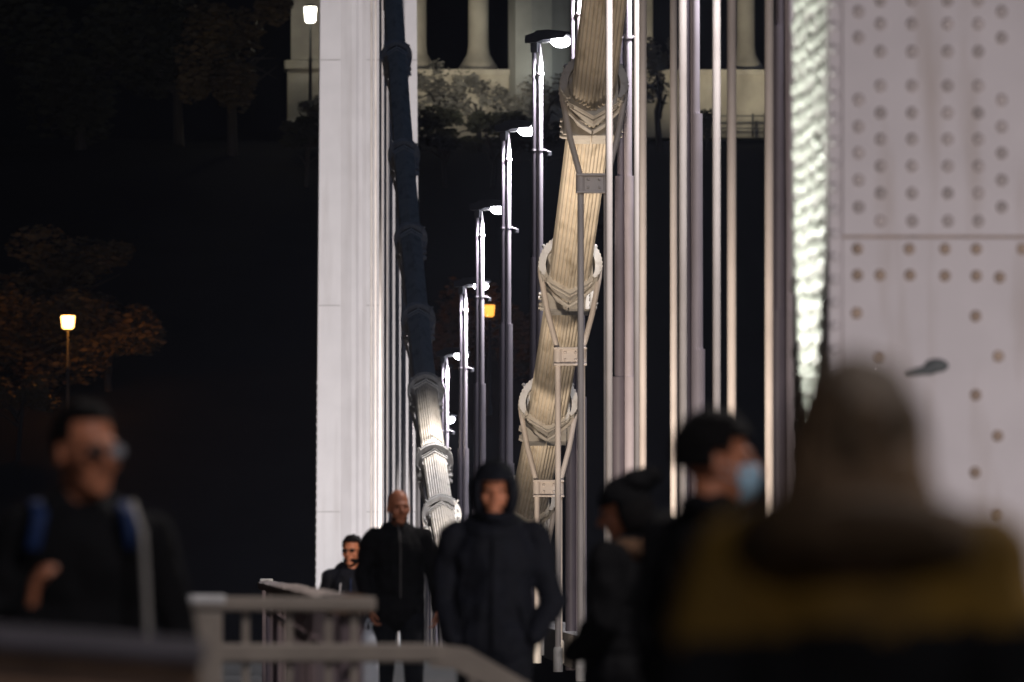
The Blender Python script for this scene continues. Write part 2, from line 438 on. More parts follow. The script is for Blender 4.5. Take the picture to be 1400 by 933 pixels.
# ------------------------------------------------------------------ hangers
def make_hanger(d, label, group):
    c, tg, up = cable_frame(d)
    sg = 1.0 if d < 190 else -1.0          # downhill along the cable
    t = thing('bridge_hanger', label, 'bridge hanger', (XC, d, cable_z(d)), 0, group)
    X = Vector((1, 0, 0)); S = tg*sg
    def W(x, u, s): return X*x+up*u+S*s
    def sweep(bm, prof2, s0, s1, flare=1.0, inner=None):
        a = [bm.verts.new(W(p.x, p.y, s0)) for p in prof2]; b = [bm.verts.new(W(p.x*flare, p.y*flare, s1)) for p in prof2]
        n = len(a)
        for k in range(n): bm.faces.new((a[k], a[(k+1) % n], b[(k+1) % n], b[k]))
        bm.faces.new(a); bm.faces.new(b)
    # round saddle with two toothed flanges; the hanger ropes run over it
    bm = bmesh.new()
    n = 64; A0, A1 = R(-28), R(208)
    for s0, s1, ri, ro, teeth in ((-.19, -.13, .335, .425, 1), (.13, .19, .335, .425, 1), (-.13, .13, .335, .372, 0)):
        ring = []
        for k in range(n+1):
            a_ = A0+(A1-A0)*k/n; r_ = ro+(.015 if teeth and k % 2 else 0)
            fade = min(1, min(k, n-k)/6.0); r_ = ri+(r_-ri)*(.45+.55*fade)
            ring.append([bm.verts.new(W(q*math.cos(a_), q*math.sin(a_), e)) for q, e in ((ri, s0), (r_, s0), (r_, s1), (ri, s1))])
        for p_, q_ in zip(ring, ring[1:]):
            for k in range(4): bm.faces.new((p_[k], p_[(k+1) % 4], q_[(k+1) % 4], q_[k]))
        bm.faces.new(ring[0]); bm.faces.new(ring[-1])
    for e in (-.07, 0, .07):
        tube(bm, [W(.392*math.cos(A0+(A1-A0)*k/24), .392*math.sin(A0+(A1-A0)*k/24), e) for k in range(25)], .03, 7)
    obj('saddle', bm, M['clamp'], t)
    bm = bmesh.new()
    for sx_ in (-1, 1):          # ribs sweeping from the saddle ends down to the point of the V
        for q_ in (0, 1, 2):
            tube(bm, [W(sx_*(.40-.025*q_), .12-.1*q_, .02+.09*q_), W(sx_*(.395-.03*q_), -.08, .14+.08*q_), W(sx_*(.33-.03*q_), -.20, .30+.06*q_), W(sx_*.17, -.32, .44+.05*q_), W(sx_*.01, -.40, .54+.05*q_)], [.02, .026, .028, .026, .02], 8)
        tube(bm, [W(sx_*.30, .27, .10), W(sx_*.365, .34, .12)], .026, 8)
    obj('saddle_rib', bm, M['clamp'], t)
    # clamp sleeve with a V-shaped lip
    bm = bmesh.new(); h = [Vector((.335*math.cos(R(90+60*k)), .335*math.sin(R(90+60*k)))) for k in range(6)]
    sweep(bm, h, .02, .62); sweep(bm, [p*1.07 for p in h], .0, .05, 1.0); sweep(bm, [p*1.05 for p in h], .26, .46, 1.06)
    for sx_ in (-1, 1):
        for q in (.15, .5):
            e = [W(sx_*.26, -.22, q), W(sx_*.40, -.02, q-.1)]
            tube(bm, e, [.02, .03], 6)
    sl = obj('clamp_sleeve', bm, M['clamp'], t)
    # band further down, two halves with side lugs and bolts
    bm = bmesh.new()
    for x0_, x1_, u0_, u1_, s0_, s1_ in ((-.285, -.008, -.385, .12, .82, 1.22), (.008, .285, -.385, .12, .82, 1.22)):
        v = [bm.verts.new(W(x, u, q)) for x, u, q in ((x0_, u0_, s0_), (x1_, u0_, s0_), (x1_, u1_, s0_), (x0_, u1_, s0_), (x0_, u0_, s1_), (x1_, u0_, s1_), (x1_, u1_, s1_), (x0_, u1_, s1_))]
        for q in ((0, 1, 2, 3), (4, 5, 6, 7), (0, 1, 5, 4), (3, 2, 6, 7), (0, 3, 7, 4), (1, 2, 6, 5)): bm.faces.new([v[k] for k in q])
    for sx_ in (-1, 1):
        for e in (.90, 1.14):
            for u in (-.30, -.16):
                tube(bm, [W(sx_*.27, u, e), W(sx_*.375, u, e)], .042, 6); tube(bm, [W(sx_*.37, u, e), W(sx_*.40, u, e)], .026, 6)
        tube(bm, [W(sx_*.33, -.36, .86), W(sx_*.33, -.05, .86)], .035, 8)
    obj('clamp_band', bm, M['clamp'], t)
    # straps to the bracket, bracket, rods
    zb_ = -1.20
    for sx_ in (-1, 1):
        bm = bmesh.new()
        tube(bm, [W(sx_*.385, .14, -.02), W(sx_*.402, 0, 0), Vector((sx_*.392, 0, -.13)), Vector((sx_*.30, 0, -.62)), Vector((sx_*.178, 0, zb_+.12))], .040, 10)
        obj('strap', bm, M['rod'], t)
    bm = bmesh.new()
    box(bm, (-.215, -.05, zb_-.12), (.215, .05, zb_+.12), bevel=.01)
    for z0, z1 in ((zb_+.095, zb_+.125), (zb_-.125, zb_-.095)): box(bm, (-.225, -.10, z0), (.225, .10, z1), bevel=.006)
    for sx_ in (-1, 1): lathe(bm, [(.062, zb_-.118), (.062, zb_+.118)], 14, (sx_*.165, -.012, 0))
    br = obj('bracket', bm, M['rod'], t)
    for sx_ in (-1, 1):
        for q in (-.05, .05):
            bm = bmesh.new(); hexstud(bm, (sx_*.07, -.05, zb_+q), (0, -1, 0), .022, .025)
            if d < 160: obj('bolt', bm, M['rod'], br)
            else: bm.free()
    foot = road_z(d)-.38-cable_z(d)
    for sx_ in (-1, 1):
        bm = bmesh.new()
        tube(bm, [(sx_*.165, 0, zb_-.10), (sx_*.165, 0, min(zb_-.3, foot+.3))], .041, 12)
        r_ = obj('rod', bm, M['rod'], t)
        bm = bmesh.new()
        lathe(bm, [(.066, foot), (.066, foot+.30), (.052, foot+.335)], 12, (sx_*.165, 0, 0))
        obj('socket', bm, M['clamp'], r_)
    return t

near_h = [(89.8, 'pale pair of hanger rods standing next to the bright edge of the near pylon leg'),
          (99.7, 'pale pair of hanger rods, second pair counted from the near pylon leg'),
          (109.5, 'brownish pair of hanger rods, third pair counted from the near pylon leg'),
          (119.5, 'pale pair of hanger rods crossing in front of the top clamp of the ribbed cable'),
          (129.4, 'hanger with dark straps and unlit bracket under the top clamp of the ribbed cable'),
          (138.6, 'hanger with cream floodlit round saddle in the middle of the descending cable'),
          (148.3, 'hanger with pale saddle low on the descending cable, above right of the hooded man'),
          (158.0, 'lowest hanger on the descending cable, partly behind the hooded man')]
far_h = [(226.0, 'bright white clamp lowest on the rising far cable, beside the bald man'),
         (234.5, 'bright white rounded clamp, second from below on the rising far cable'),
         (245.3, 'dark clamp just above the white floodlit clamps on the rising far cable'),
         (255.5, 'dark clamp at mid height of the rising far cable, level with the middle lamp heads'),
         (266.5, 'dark clamp on the rising far cable, third from the top of the picture'),
         (277.5, 'dark clamp on the rising far cable, second from the top of the picture'),
         (290.0, 'dark clamp near the top of the picture on the rising far cable'),
         (301.0, 'thin hanger rods against the white far pylon, nearest to the dark cable'),
         (311.5, 'thin hanger rods against the white far pylon, second from the dark cable'),
         (322.0, 'thin hanger rods against the white far pylon, third from the dark cable'),
         (332.0, 'thin hanger rods against the white far pylon, farthest left')]
for d, l in near_h: make_hanger(d, l, 'hangers of the descending cable')
for d, l in far_h: make_hanger(d, l, 'hangers of the rising far cable')

# ------------------------------------------------------------------ street lamps
XL = 5.2
def make_lamp():
    t = thing('street_lamp', '', 'street lamp', (0, 0, 0), 0, 'street lamps in a row along the bridge')
    H = 10.0
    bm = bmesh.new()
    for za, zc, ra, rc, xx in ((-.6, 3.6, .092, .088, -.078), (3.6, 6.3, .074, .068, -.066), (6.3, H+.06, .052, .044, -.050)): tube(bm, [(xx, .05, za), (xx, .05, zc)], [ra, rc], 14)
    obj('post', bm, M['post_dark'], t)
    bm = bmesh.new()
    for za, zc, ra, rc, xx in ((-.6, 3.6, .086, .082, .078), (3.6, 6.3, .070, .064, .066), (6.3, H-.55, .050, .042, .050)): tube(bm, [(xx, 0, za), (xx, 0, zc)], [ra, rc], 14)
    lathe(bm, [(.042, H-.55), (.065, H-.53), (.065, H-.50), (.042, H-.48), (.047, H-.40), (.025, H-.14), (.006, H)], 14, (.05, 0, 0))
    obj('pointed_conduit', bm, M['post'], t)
    bm = bmesh.new()
    box(bm, (-.02, .025, -.3), (.035, .06, H-1.0))
    obj('web_plate', bm, M['post'], t)
    bm = bmesh.new()
    z0 = H-1.85
    lathe(bm, [(.054, z0), (.054, z0+.03)], 14, (.052, 0, 0)); tube(bm, [(.1, .02, z0+.02), (.20, .14, z0-.01)], .018, 8)
    lathe(bm, [(.057, z0), (.057, z0+.03)], 14, (-.052, .05, 0))
    cl = obj('collar', bm, M['post'], t)
    bm = bmesh.new(); box(bm, (.15, .12, z0-.09), (.25, .22, z0+.0), bevel=.015)
    obj('sensor_box', bm, M['head'], cl)
    # head
    bm = bmesh.new()
    outline = [(-.17, .02), (-.17, .15), (.02, .20), (.06, .235), (.30, .245), (.62, .20), (.66, .15), (.60, .09), (.22, .075), (.05, .03)]
    prism(bm, outline, -.13, .17)
    box(bm, (-.13, .0, -.14), (-.0, .12, .04))
    bmesh.ops.rotate(bm, verts=bm.verts[:], cent=(-.06, 0, 0), matrix=Matrix.Rotation(R(-32), 3, 'Z'))
    bmesh.ops.translate(bm, verts=bm.verts[:], vec=(0, 0, H))
    hd = obj('lamp_head', bm, M['head'], t)
    bm = bmesh.new()
    ell(bm, (.40, -.27, H+.035), (.175, .15, .105)); 
    obj('lens', bm, M['lens'], hd, smooth=True)
    bm = bmesh.new(); tube(bm, [(.08, -.14, H+.02), (.26, -.24, H+.03)], .014, 8)
    obj('reflector_edge', bm, M['cap'], hd)
    return t
lamp0 = make_lamp()
lamps = [(97.0, 'purple grey lamp post beside the bright edge of the near pylon'),
         (117.3, 'fluted purple grey lamp post, second to the left of the near pylon'),
         (137.5, 'purple grey lamp post right of the ribbed cable, its top out of frame'),
         (157.2, 'purple grey lamp post behind the lower part of the ribbed cable'),
         (177.6, 'tallest lit street lamp in the row, beside the top clamp of the ribbed cable'),
         (198.4, 'lit street lamp second in height in the row'),
         (220.0, 'lit street lamp third in height, its head partly behind the next post'),
         (236.0, 'lit street lamp fourth in height, next to the orange lantern'),
         (257.0, 'short looking lit street lamp right of the dark cable, fifth in height'),
         (272.7, 'lowest lit street lamp of the row, its post behind the rising cable')]
LAMP_W = 2200.0
def spot(name, loc, aim, watts, col, ang=120, blend=.6, size=.15):
    l = bpy.data.lights.new(name, 'SPOT'); l.energy = watts; l.color = col; l.spot_size = R(ang); l.spot_blend = blend; l.shadow_soft_size = size
    o = bpy.data.objects.new(name, l); COL.objects.link(o); o.location = loc
    o.rotation_euler = (Vector(aim)-Vector(loc)).to_track_quat('-Z', 'Y').to_euler()
    return o
def point(name, loc, watts, col, size=.15):
    l = bpy.data.lights.new(name, 'POINT'); l.energy = watts; l.color = col; l.shadow_soft_size = size
    o = bpy.data.objects.new(name, l); COL.objects.link(o); o.location = loc
    return o
COOL = (.97, .95, 1.0)
for i, (d, l) in enumerate(lamps):
    o = lamp0 if i == 0 else copy_tree(lamp0)
    o.location = (XL, d, road_z(d)); o['label'] = l
    spot('lamp_light', (XL+.40, d-.27, road_z(d)+9.88), (XL+2.2, d, road_z(d)), LAMP_W, COOL, 165, .35)
for d in (77.0, 57.0, 37.0, 17.0, -3.0):   # the row goes on beside and behind the camera
    spot('lamp_light', (XL+.44, d, 9.92), (XL+2.2, d, 0), 2000, (1, .90, .86), 165, .35)

# ------------------------------------------------------------------ railings
# long river-side railing, seen almost end on
t = thing('railing', 'brown picket railing with worn pale timber handrail behind the blurred barrier', 'railing', (.5, 78, 0))
def rl(d): return .50-(d-45)*.0028
def rlz(d): return walk_z(d)
def rtop(d): return 1.18-.0033*(d-45)
bm = bmesh.new()
a = []
for d in [45+2*i for i in range(34)]:
    x = rl(d)-.5+noise.noise(Vector((d*.7, 0, 0)))*.012; z = rtop(d)-.03+noise.noise(Vector((d*.5, 3, 0)))*.014; y = d-78
    a.append([bm.verts.new(v) for v in ((x-.09, y, z-.05), (x+.09, y, z-.05), (x+.10, y, z+.02), (x, y, z+.04), (x-.10, y, z+.02))])
for p, q in zip(a, a[1:]):
    for k in range(5):
        f = bm.faces.new((p[k], p[(k+1) % 5], q[(k+1) % 5], q[k])); f.material_index = 1 if k in (2, 3) else 0
bm.faces.new(a[0]); bm.faces.new(a[-1])
obj('handrail', bm, [M['timber'], M['worn_top']], t)
bm = bmesh.new()
d = 45.2
while d < 111:
    box(bm, (rl(d)-.5-.012, d-78-.012, rlz(d)+.1), (rl(d)-.5+.012, d-78+.012, rtop(d)-.08)); d += .16
tube(bm, [(rl(q)-.5, q-78, rlz(q)+.1) for q in range(45, 112, 3)], .02, 6); tube(bm, [(rl(q)-.5, q-78, rtop(q)-.3) for q in range(45, 112, 3)], .02, 6)
obj('picket_panel', bm, M['picket'], t)
for q in (45.1, 61, 77, 93, 111.5):
    bm = bmesh.new()
    box(bm, (rl(q)-.5-.05, q-78-.05, rlz(q)), (rl(q)-.5+.05, q-78+.05, rtop(q)-.052), bevel=.008)
    p_ = obj('post', bm, M['picket'], t)
    if q > 100:
        bm = bmesh.new(); box(bm, (rl(q)-.5-.07, q-78+.10, rtop(q)-.06), (rl(q)-.5+.07, q-78+.24, rtop(q)+.03), bevel=.01)
        obj('post_cap', bm, M['cap'], p_)

# out-of-focus barrier across the view
BD = 43.0
bx = lambda px: (px-CX)*BD/F
bz = lambda py: EYE+(CY-py)*BD/F
t = thing('barrier', 'blurred pale barrier with short bars and a sloping end across the walkway', 'barrier', (bx(400), BD, 0))
ox = bx(400)
bm = bmesh.new(); box(bm, (bx(256)-ox, -.05, bz(836)), (bx(514)-ox, .05, bz(816)), bevel=.012)
tr = obj('top_rail', bm, M['rail'], t)
bm = bmesh.new(); box(bm, (bx(256)-ox, -.055, bz(827)), (bx(309)-ox, .055, bz(813)), bevel=.012)
obj('end_cap', bm, M['cap'], tr)
bm = bmesh.new(); box(bm, (bx(282)-ox, -.04, bz(906)), (bx(606)-ox, .04, bz(880)), bevel=.012)
obj('middle_rail', bm, M['rail'], t)
bm = bmesh.new()
prism(bm, [(bx(588)-ox, bz(880)), (bx(640)-ox, bz(886)), (bx(760)-ox, bz(955)), (bx(760)-ox, bz(985)), (bx(620)-ox, bz(915)), (bx(588)-ox, bz(912))], -.035, .035)
obj('sloping_end', bm, M['rail'], t)
bm = bmesh.new(); box(bm, (bx(262)-ox, -.042, 0), (bx(304)-ox, .042, bz(837)), bevel=.01)
obj('post', bm, M['rail'], t)
for p0 in (336, 395, 449, 484):
    bm = bmesh.new(); box(bm, (bx(p0-5)-ox, -.018, .05), (bx(p0+5)-ox, .018, bz(837)), bevel=.004)
    obj('bar', bm, M['rail'], t)
bm = bmesh.new(); box(bm, (bx(640)-ox, -.03, 0), (bx(652)-ox, .03, bz(912)), bevel=.004)
obj('post', bm, M['rail'], t)

# wooden parapet at lower left
WD = 21.5
wx = lambda px: (px-CX)*WD/F
wz = lambda py: EYE+(CY-py)*WD/F
t = thing('parapet', 'brown wooden parapet with purple grey coping at lower left, below the man with glasses', 'parapet', (-.5, WD, 0))
bm = bmesh.new()
x0, x1 = -1.6+.5, wx(272)+.5
def wl(x): return wz(883)+(wx(272)+.5-x)*.075
for za, zb2, ya, yb in ((-.26, -.040, 0, .10), (-.50, -.27, .012, .09)):
    v = [bm.verts.new(q) for q in ((x0, ya, wl(x0)+za), (x1, ya, wl(x1)+za), (x1, ya, wl(x1)+zb2), (x0, ya, wl(x0)+zb2),
                                   (x0, yb, wl(x0)+za), (x1, yb, wl(x1)+za), (x1, yb, wl(x1)+zb2), (x0, yb, wl(x0)+zb2))]
    for q in ((0, 1, 2, 3), (4, 5, 6, 7), (0, 1, 5, 4), (3, 2, 6, 7), (0, 3, 7, 4), (1, 2, 6, 5)): bm.faces.new([v[k] for k in q])
obj('board', bm, M['timber'], t)
bm = bmesh.new()
v = []
for x in (x0-.01, x1+.012): v.append([bm.verts.new(q) for q in ((x, -.03, wl(x)-.038), (x, -.03, wl(x)-.022), (x, .06, wl(x)+.014), (x, .16, wl(x)-.02), (x, .16, wl(x)-.038))])
for k in range(5): bm.faces.new((v[0][k], v[0][(k+1) % 5], v[1][(k+1) % 5], v[1][k]))
bm.faces.new(v[0]); bm.faces.new(v[1])
obj('coping', bm, M['coping'], t)
for x in (x0+.1, x0+.6, x1-.06):
    bm = bmesh.new(); box(bm, (x-.04, .102, 0), (x+.04, .16, wl(x)-.04)); obj('post', bm, M['timber'], t)

# ------------------------------------------------------------------ monument on the hill
MD = 480.0
base_z = P(0, 97, MD).z
t = thing('stone_monument', 'lit stone monument of columns and piers on the dark hillside at the top', 'monument', (12, MD, 0))
mx = lambda px: (px-CX)*MD/F-12
mz = lambda py: EYE+(CY-py)*MD/F
def column(px, half, top=-260):
    bm = bmesh.new(); r = half*MD/F
    lathe(bm, [(r*1.9, mz(97)), (r*1.9, mz(92)), (r*1.55, mz(84)), (r*1.12, mz(74)), (r, mz(62)), (r*.97, mz(-100)), (r*.94, mz(top))], 20, (mx(px), 0, 0))
    obj('column', bm, M['stone'], t)
column(654, 14); column(1020, 13); column(570, 13); column(880, 13); column(1085, 13)
bm = bmesh.new()
box(bm, (mx(545), -1.3, mz(190)), (mx(1140), 1.6, mz(97)-.003), bevel=.06)
box(bm, (mx(545), -1.5, mz(104)), (mx(1140), -1.29, mz(97)+.02))
for py in (120, 143, 166): box(bm, (mx(545), -1.33, mz(py)), (mx(1140), -1.29, mz(py-1.2)))
obj('terrace_wall', bm, M['stone'], t)
bm = bmesh.new()
prism(bm, [(mx(695), 0), (mx(703), -1.0), (mx(724), -1.5), (mx(752), -1.5), (mx(775), -1.0), (mx(800), 0), (mx(800), 2), (mx(695), 2)], mz(170), mz(-260), axes=lambda u, v, w: (u, v-1.4, w))
obj('pier', bm, M['greystone'], t)
bm = bmesh.new()
box(bm, (mx(397), -1.2, mz(84)), (mx(470), 1.5, mz(-260)), bevel=.05)
box(bm, (mx(388), -1.55, mz(97)), (mx(475), 1.6, mz(84)-.003), bevel=.08)
box(bm, (mx(392), -1.3, mz(172)), (mx(472), 1.6, mz(97)-.006), bevel=.05)
obj('end_pier', bm, M['stone'], t)
bm = bmesh.new()
box(bm, (mx(385), 1.9, mz(-300)), (mx(1140), 2.3, mz(-255)))
obj('cornice', bm, M['stone'], t)
# thin iron fence at the right
t2 = thing('iron_fence', 'thin dark iron fence in front of the stone terrace wall at upper right', 'fence', (mx(1005)+12, MD-2.6, mz(190)))
fx = mx(1005)
bm = bmesh.new()
for py in (161, 170, 178): tube(bm, [(mx(962)-fx, 0, mz(py)-mz(190)), (mx(1075)-fx, 0, mz(py)-mz(190))], .035, 6)
obj('fence_rail', bm, M['iron'], t2)
for p0 in (968, 998, 1026, 1043, 1070):
    bm = bmesh.new(); tube(bm, [(mx(p0)-fx, 0, 0), (mx(p0)-fx, 0, mz(158)-mz(190))], .06, 6); obj('fence_post', bm, M['iron'], t2)

# lanterns
def lantern(px, py, d, post, label, m, w, h):
    p = P(px, py, d)
    t = thing('park_lantern', label, 'lantern', (p.x, p.y, p.z-post))
    bm = bmesh.new()
    lathe(bm, [(.16, 0), (.16, .3), (.09, .5), (.07, post*.55), (.10, post*.56), (.06, post*.6), (.05, post-h*.75), (.10, post-h*.6)], 10)
    obj('post', bm, M['iron'], t)
    bm = bmesh.new()
    lathe(bm, [(w*.30, post-h*.52), (w*.42, post-h*.4), (w*.5, post+h*.42), (w*.46, post+h*.5)], 10)
    obj('lantern_glass', bm, m, t, smooth=True)
    bm = bmesh.new()
    lathe(bm, [(w*.52, post+h*.505), (w*.3, post+h*.62), (w*.06, post+h*.7)], 10)
    obj('lantern_cap', bm, M['iron'], t)
    return p
pa = lantern(93, 441, 440, 4.5, 'amber lantern glowing among dark trees at left', M['amber'], .62, .56)
pb = lantern(669, 425, 440, 4.5, 'amber lantern between the lit street lamp posts', M['orange'], .48, .50)
pw = lantern(424, 20, 476, 4.9, 'white lantern on a slim dark post in front of the stone end pier', M['milk'], .58, .72)

# ------------------------------------------------------------------ trees and shrubs
def leaves(bm, c, r, n, size, seed):
    rnd = random.Random(seed); c = Vector(c)
    lumps = [(Vector((rnd.uniform(-.7, .7)*r[0], rnd.uniform(-.6, .6)*r[1], rnd.uniform(-.6, .7)*r[2])), rnd.uniform(.25, .5)) for _ in range(9)]
    for _ in range(n):
        lc, lr = rnd.choice(lumps)
        v = Vector((rnd.gauss(0, 1), rnd.gauss(0, 1), rnd.gauss(0, 1))).normalized()*rnd.random()**.4
        p = c+lc+Vector((v.x*r[0]*lr, v.y*r[1]*lr, v.z*r[2]*lr))
        a = Vector((rnd.gauss(0, 1), rnd.gauss(0, 1), rnd.gauss(0, 1))).normalized(); x, y = frame_of(a)
        s = size*rnd.uniform(.5, 1.3)
        vs = [bm.verts.new(p+q) for q in (x*s, y*s*.45, -x*s, -y*s*.45)]
        bm.faces.new(vs)
def tree(name, px, py, d, rx, rz_, label, m, n=900, size=.35, seed=1, group=None, cat='tree'):
    p = P(px, py, d); g = hill_z(p.x, d)
    zc = p.z; g = min(g, zc-rz_)
    t = thing(name, label, cat, (p.x, d, g), 0, group)
    rnd = random.Random(seed)
    bm = bmesh.new(); h = zc-g
    tube(bm, [(0, 0, -.5), (rnd.uniform(-.2, .2), 0, h*.5), (rnd.uniform(-.4, .4), 0, h*.95)], [.05*rz_+.08, .04*rz_+.05, .03], 8)
    for k in range(7):
        a = rnd.uniform(0, 6.28); q = rnd.uniform(.45, .9)
        tube(bm, [(0, 0, h*q*.8), (math.cos(a)*rx*.35, math.sin(a)*rx*.3, h*q+rz_*.2), (math.cos(a)*rx*.75, math.sin(a)*rx*.6, h*q+rz_*.5*rnd.random())], [.03*rz_+.03, .02*rz_+.02, .012], 6)
    obj('trunk', bm, M['bark'], t)
    bm = bmesh.new(); leaves(bm, (0, 0, h), (rx, rx*.8, rz_), n, size, seed)
    obj('crown', bm, m, t)
    return t
tree('hillside_tree', 40, 470, 446, 3.2, 2.6, 'tree lit amber just left of the left lantern', M['leaf2'], 3500, .19, 3)
tree('hillside_tree', 150, 470, 444, 2.6, 2.4, 'tree lit amber just right of the left lantern', M['leaf2'], 3000, .19, 4)
tree('hillside_tree', 95, 385, 449, 3.2, 2.2, 'dim tree crown above the left lantern', M['leaf2'], 3000, .2, 5)
tree('hillside_tree', 25, 540, 437, 1.8, 1.0, 'low bush below the left lantern, behind the man with glasses', M['leaf2'], 1800, .16, 6, cat='bush')
tree('hillside_tree', 318, 60, 470, 2.8, 3.6, 'brown green tree at the top just left of the stone end pier', M['leaf2'], 4200, .2, 7)
tree('hillside_tree', 245, 40, 474, 3.6, 3.8, 'large dark green tree in the upper left, left of the one by the pier', M['leaf'], 4200, .24, 8)
tree('hillside_tree', 110, 80, 472, 4.0, 4.5, 'nearly black tree in the upper left corner', M['leaf'], 3600, .26, 9)
tree('hillside_tree', 708, 470, 446, 1.7, 2.8, 'brown tree lit by the amber lantern between the lamp posts', M['leaf2'], 1800, .18, 10)
tree('hillside_tree', 640, 470, 447, 1.9, 2.6, 'dark tree left of the amber lantern between the lamp posts', M['leaf2'], 1600, .18, 16)
tree('hillside_shrub', 600, 120, 473, 1.7, 1.4, 'bare looking shrub before the terrace wall, right against the far white pylon', M['shrub'], 1100, .13, 11, cat='shrub')
tree('hillside_shrub', 655, 130, 472, 1.6, 1.4, 'shrub before the terrace wall under the left stone column', M['shrub'], 1100, .13, 12, cat='shrub')
tree('hillside_shrub', 685, 150, 470, 1.1, 1.1, 'shrub at the left foot of the grey stone pier', M['shrub'], 800, .12, 17, cat='shrub')
tree('hillside_shrub', 745, 140, 469, 1.7, 1.5, 'shrub at the foot of the grey stone pier behind the tallest street lamp', M['shrub'], 1100, .13, 13, cat='shrub')
tree('hillside_shrub', 903, 100, 471, .9, 1.9, 'tall narrow shrub seen between two hanger rods right of the cable', M['shrub'], 1000, .13, 14, cat='shrub')
tree('hillside_shrub', 420, 150, 472, 1.0, .8, 'small shrub under the white lantern', M['shrub'], 1200, .12, 15, cat='shrub')
tree('hillside_shrub', 970, 168, 471, .5, .7, 'small dark shrub at the left end of the iron fence', M['leaf'], 700, .11, 18, cat='shrub')

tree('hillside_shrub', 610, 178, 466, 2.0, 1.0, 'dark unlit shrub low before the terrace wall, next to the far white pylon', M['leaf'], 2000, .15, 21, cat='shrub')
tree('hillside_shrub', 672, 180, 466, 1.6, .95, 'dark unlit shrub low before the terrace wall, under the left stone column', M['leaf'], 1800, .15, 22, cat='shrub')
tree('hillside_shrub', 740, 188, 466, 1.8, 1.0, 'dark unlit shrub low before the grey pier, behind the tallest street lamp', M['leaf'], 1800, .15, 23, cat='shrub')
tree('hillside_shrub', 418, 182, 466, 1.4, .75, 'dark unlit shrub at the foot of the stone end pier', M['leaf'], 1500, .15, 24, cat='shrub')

# ------------------------------------------------------------------ people
def hand(bm, w, d, n, side, curl=35, s=1.0):
    """palm and five fingers from wrist w along d, palm facing n; side is the thumb's side"""
    d = Vector(d).normalized(); n = (Vector(n)-d*Vector(n).dot(d)).normalized(); x = d.cross(n).normalized()*side
    w = Vector(w)
    for k in (-.026, -.009, .009, .026): capsule(bm, w+d*.012+x*k*.6, w+d*.088*s+x*k, .016, .013, 8)
    for k, L in ((-.031, .060), (-.011, .076), (.011, .082), (.031, .074)):
        p = w+d*.090*s+x*k; a = 0.0; q = d.copy(); l = L*s
        for j, fr in enumerate((.45, .32, .23)):
            a += R(curl)*(.7 if j == 0 else 1)
            q = d*math.cos(a)+n*math.sin(a)
            e = p+q*l*fr; capsule(bm, p, e, .0092-.0008*j, .0086-.0008*j, 8); p = e
    p = w+d*.03+x*.028
    for q, l, r_ in (((d*.6+x*.75+n*.25), .042, .0125), ((d*.85+x*.25+n*.45), .034, .0105), ((d*.9+n*.5-x*.05), .026, .0095)):
        e = p+q.normalized()*l; capsule(bm, p, e, r_, r_*.92, 8); p = e

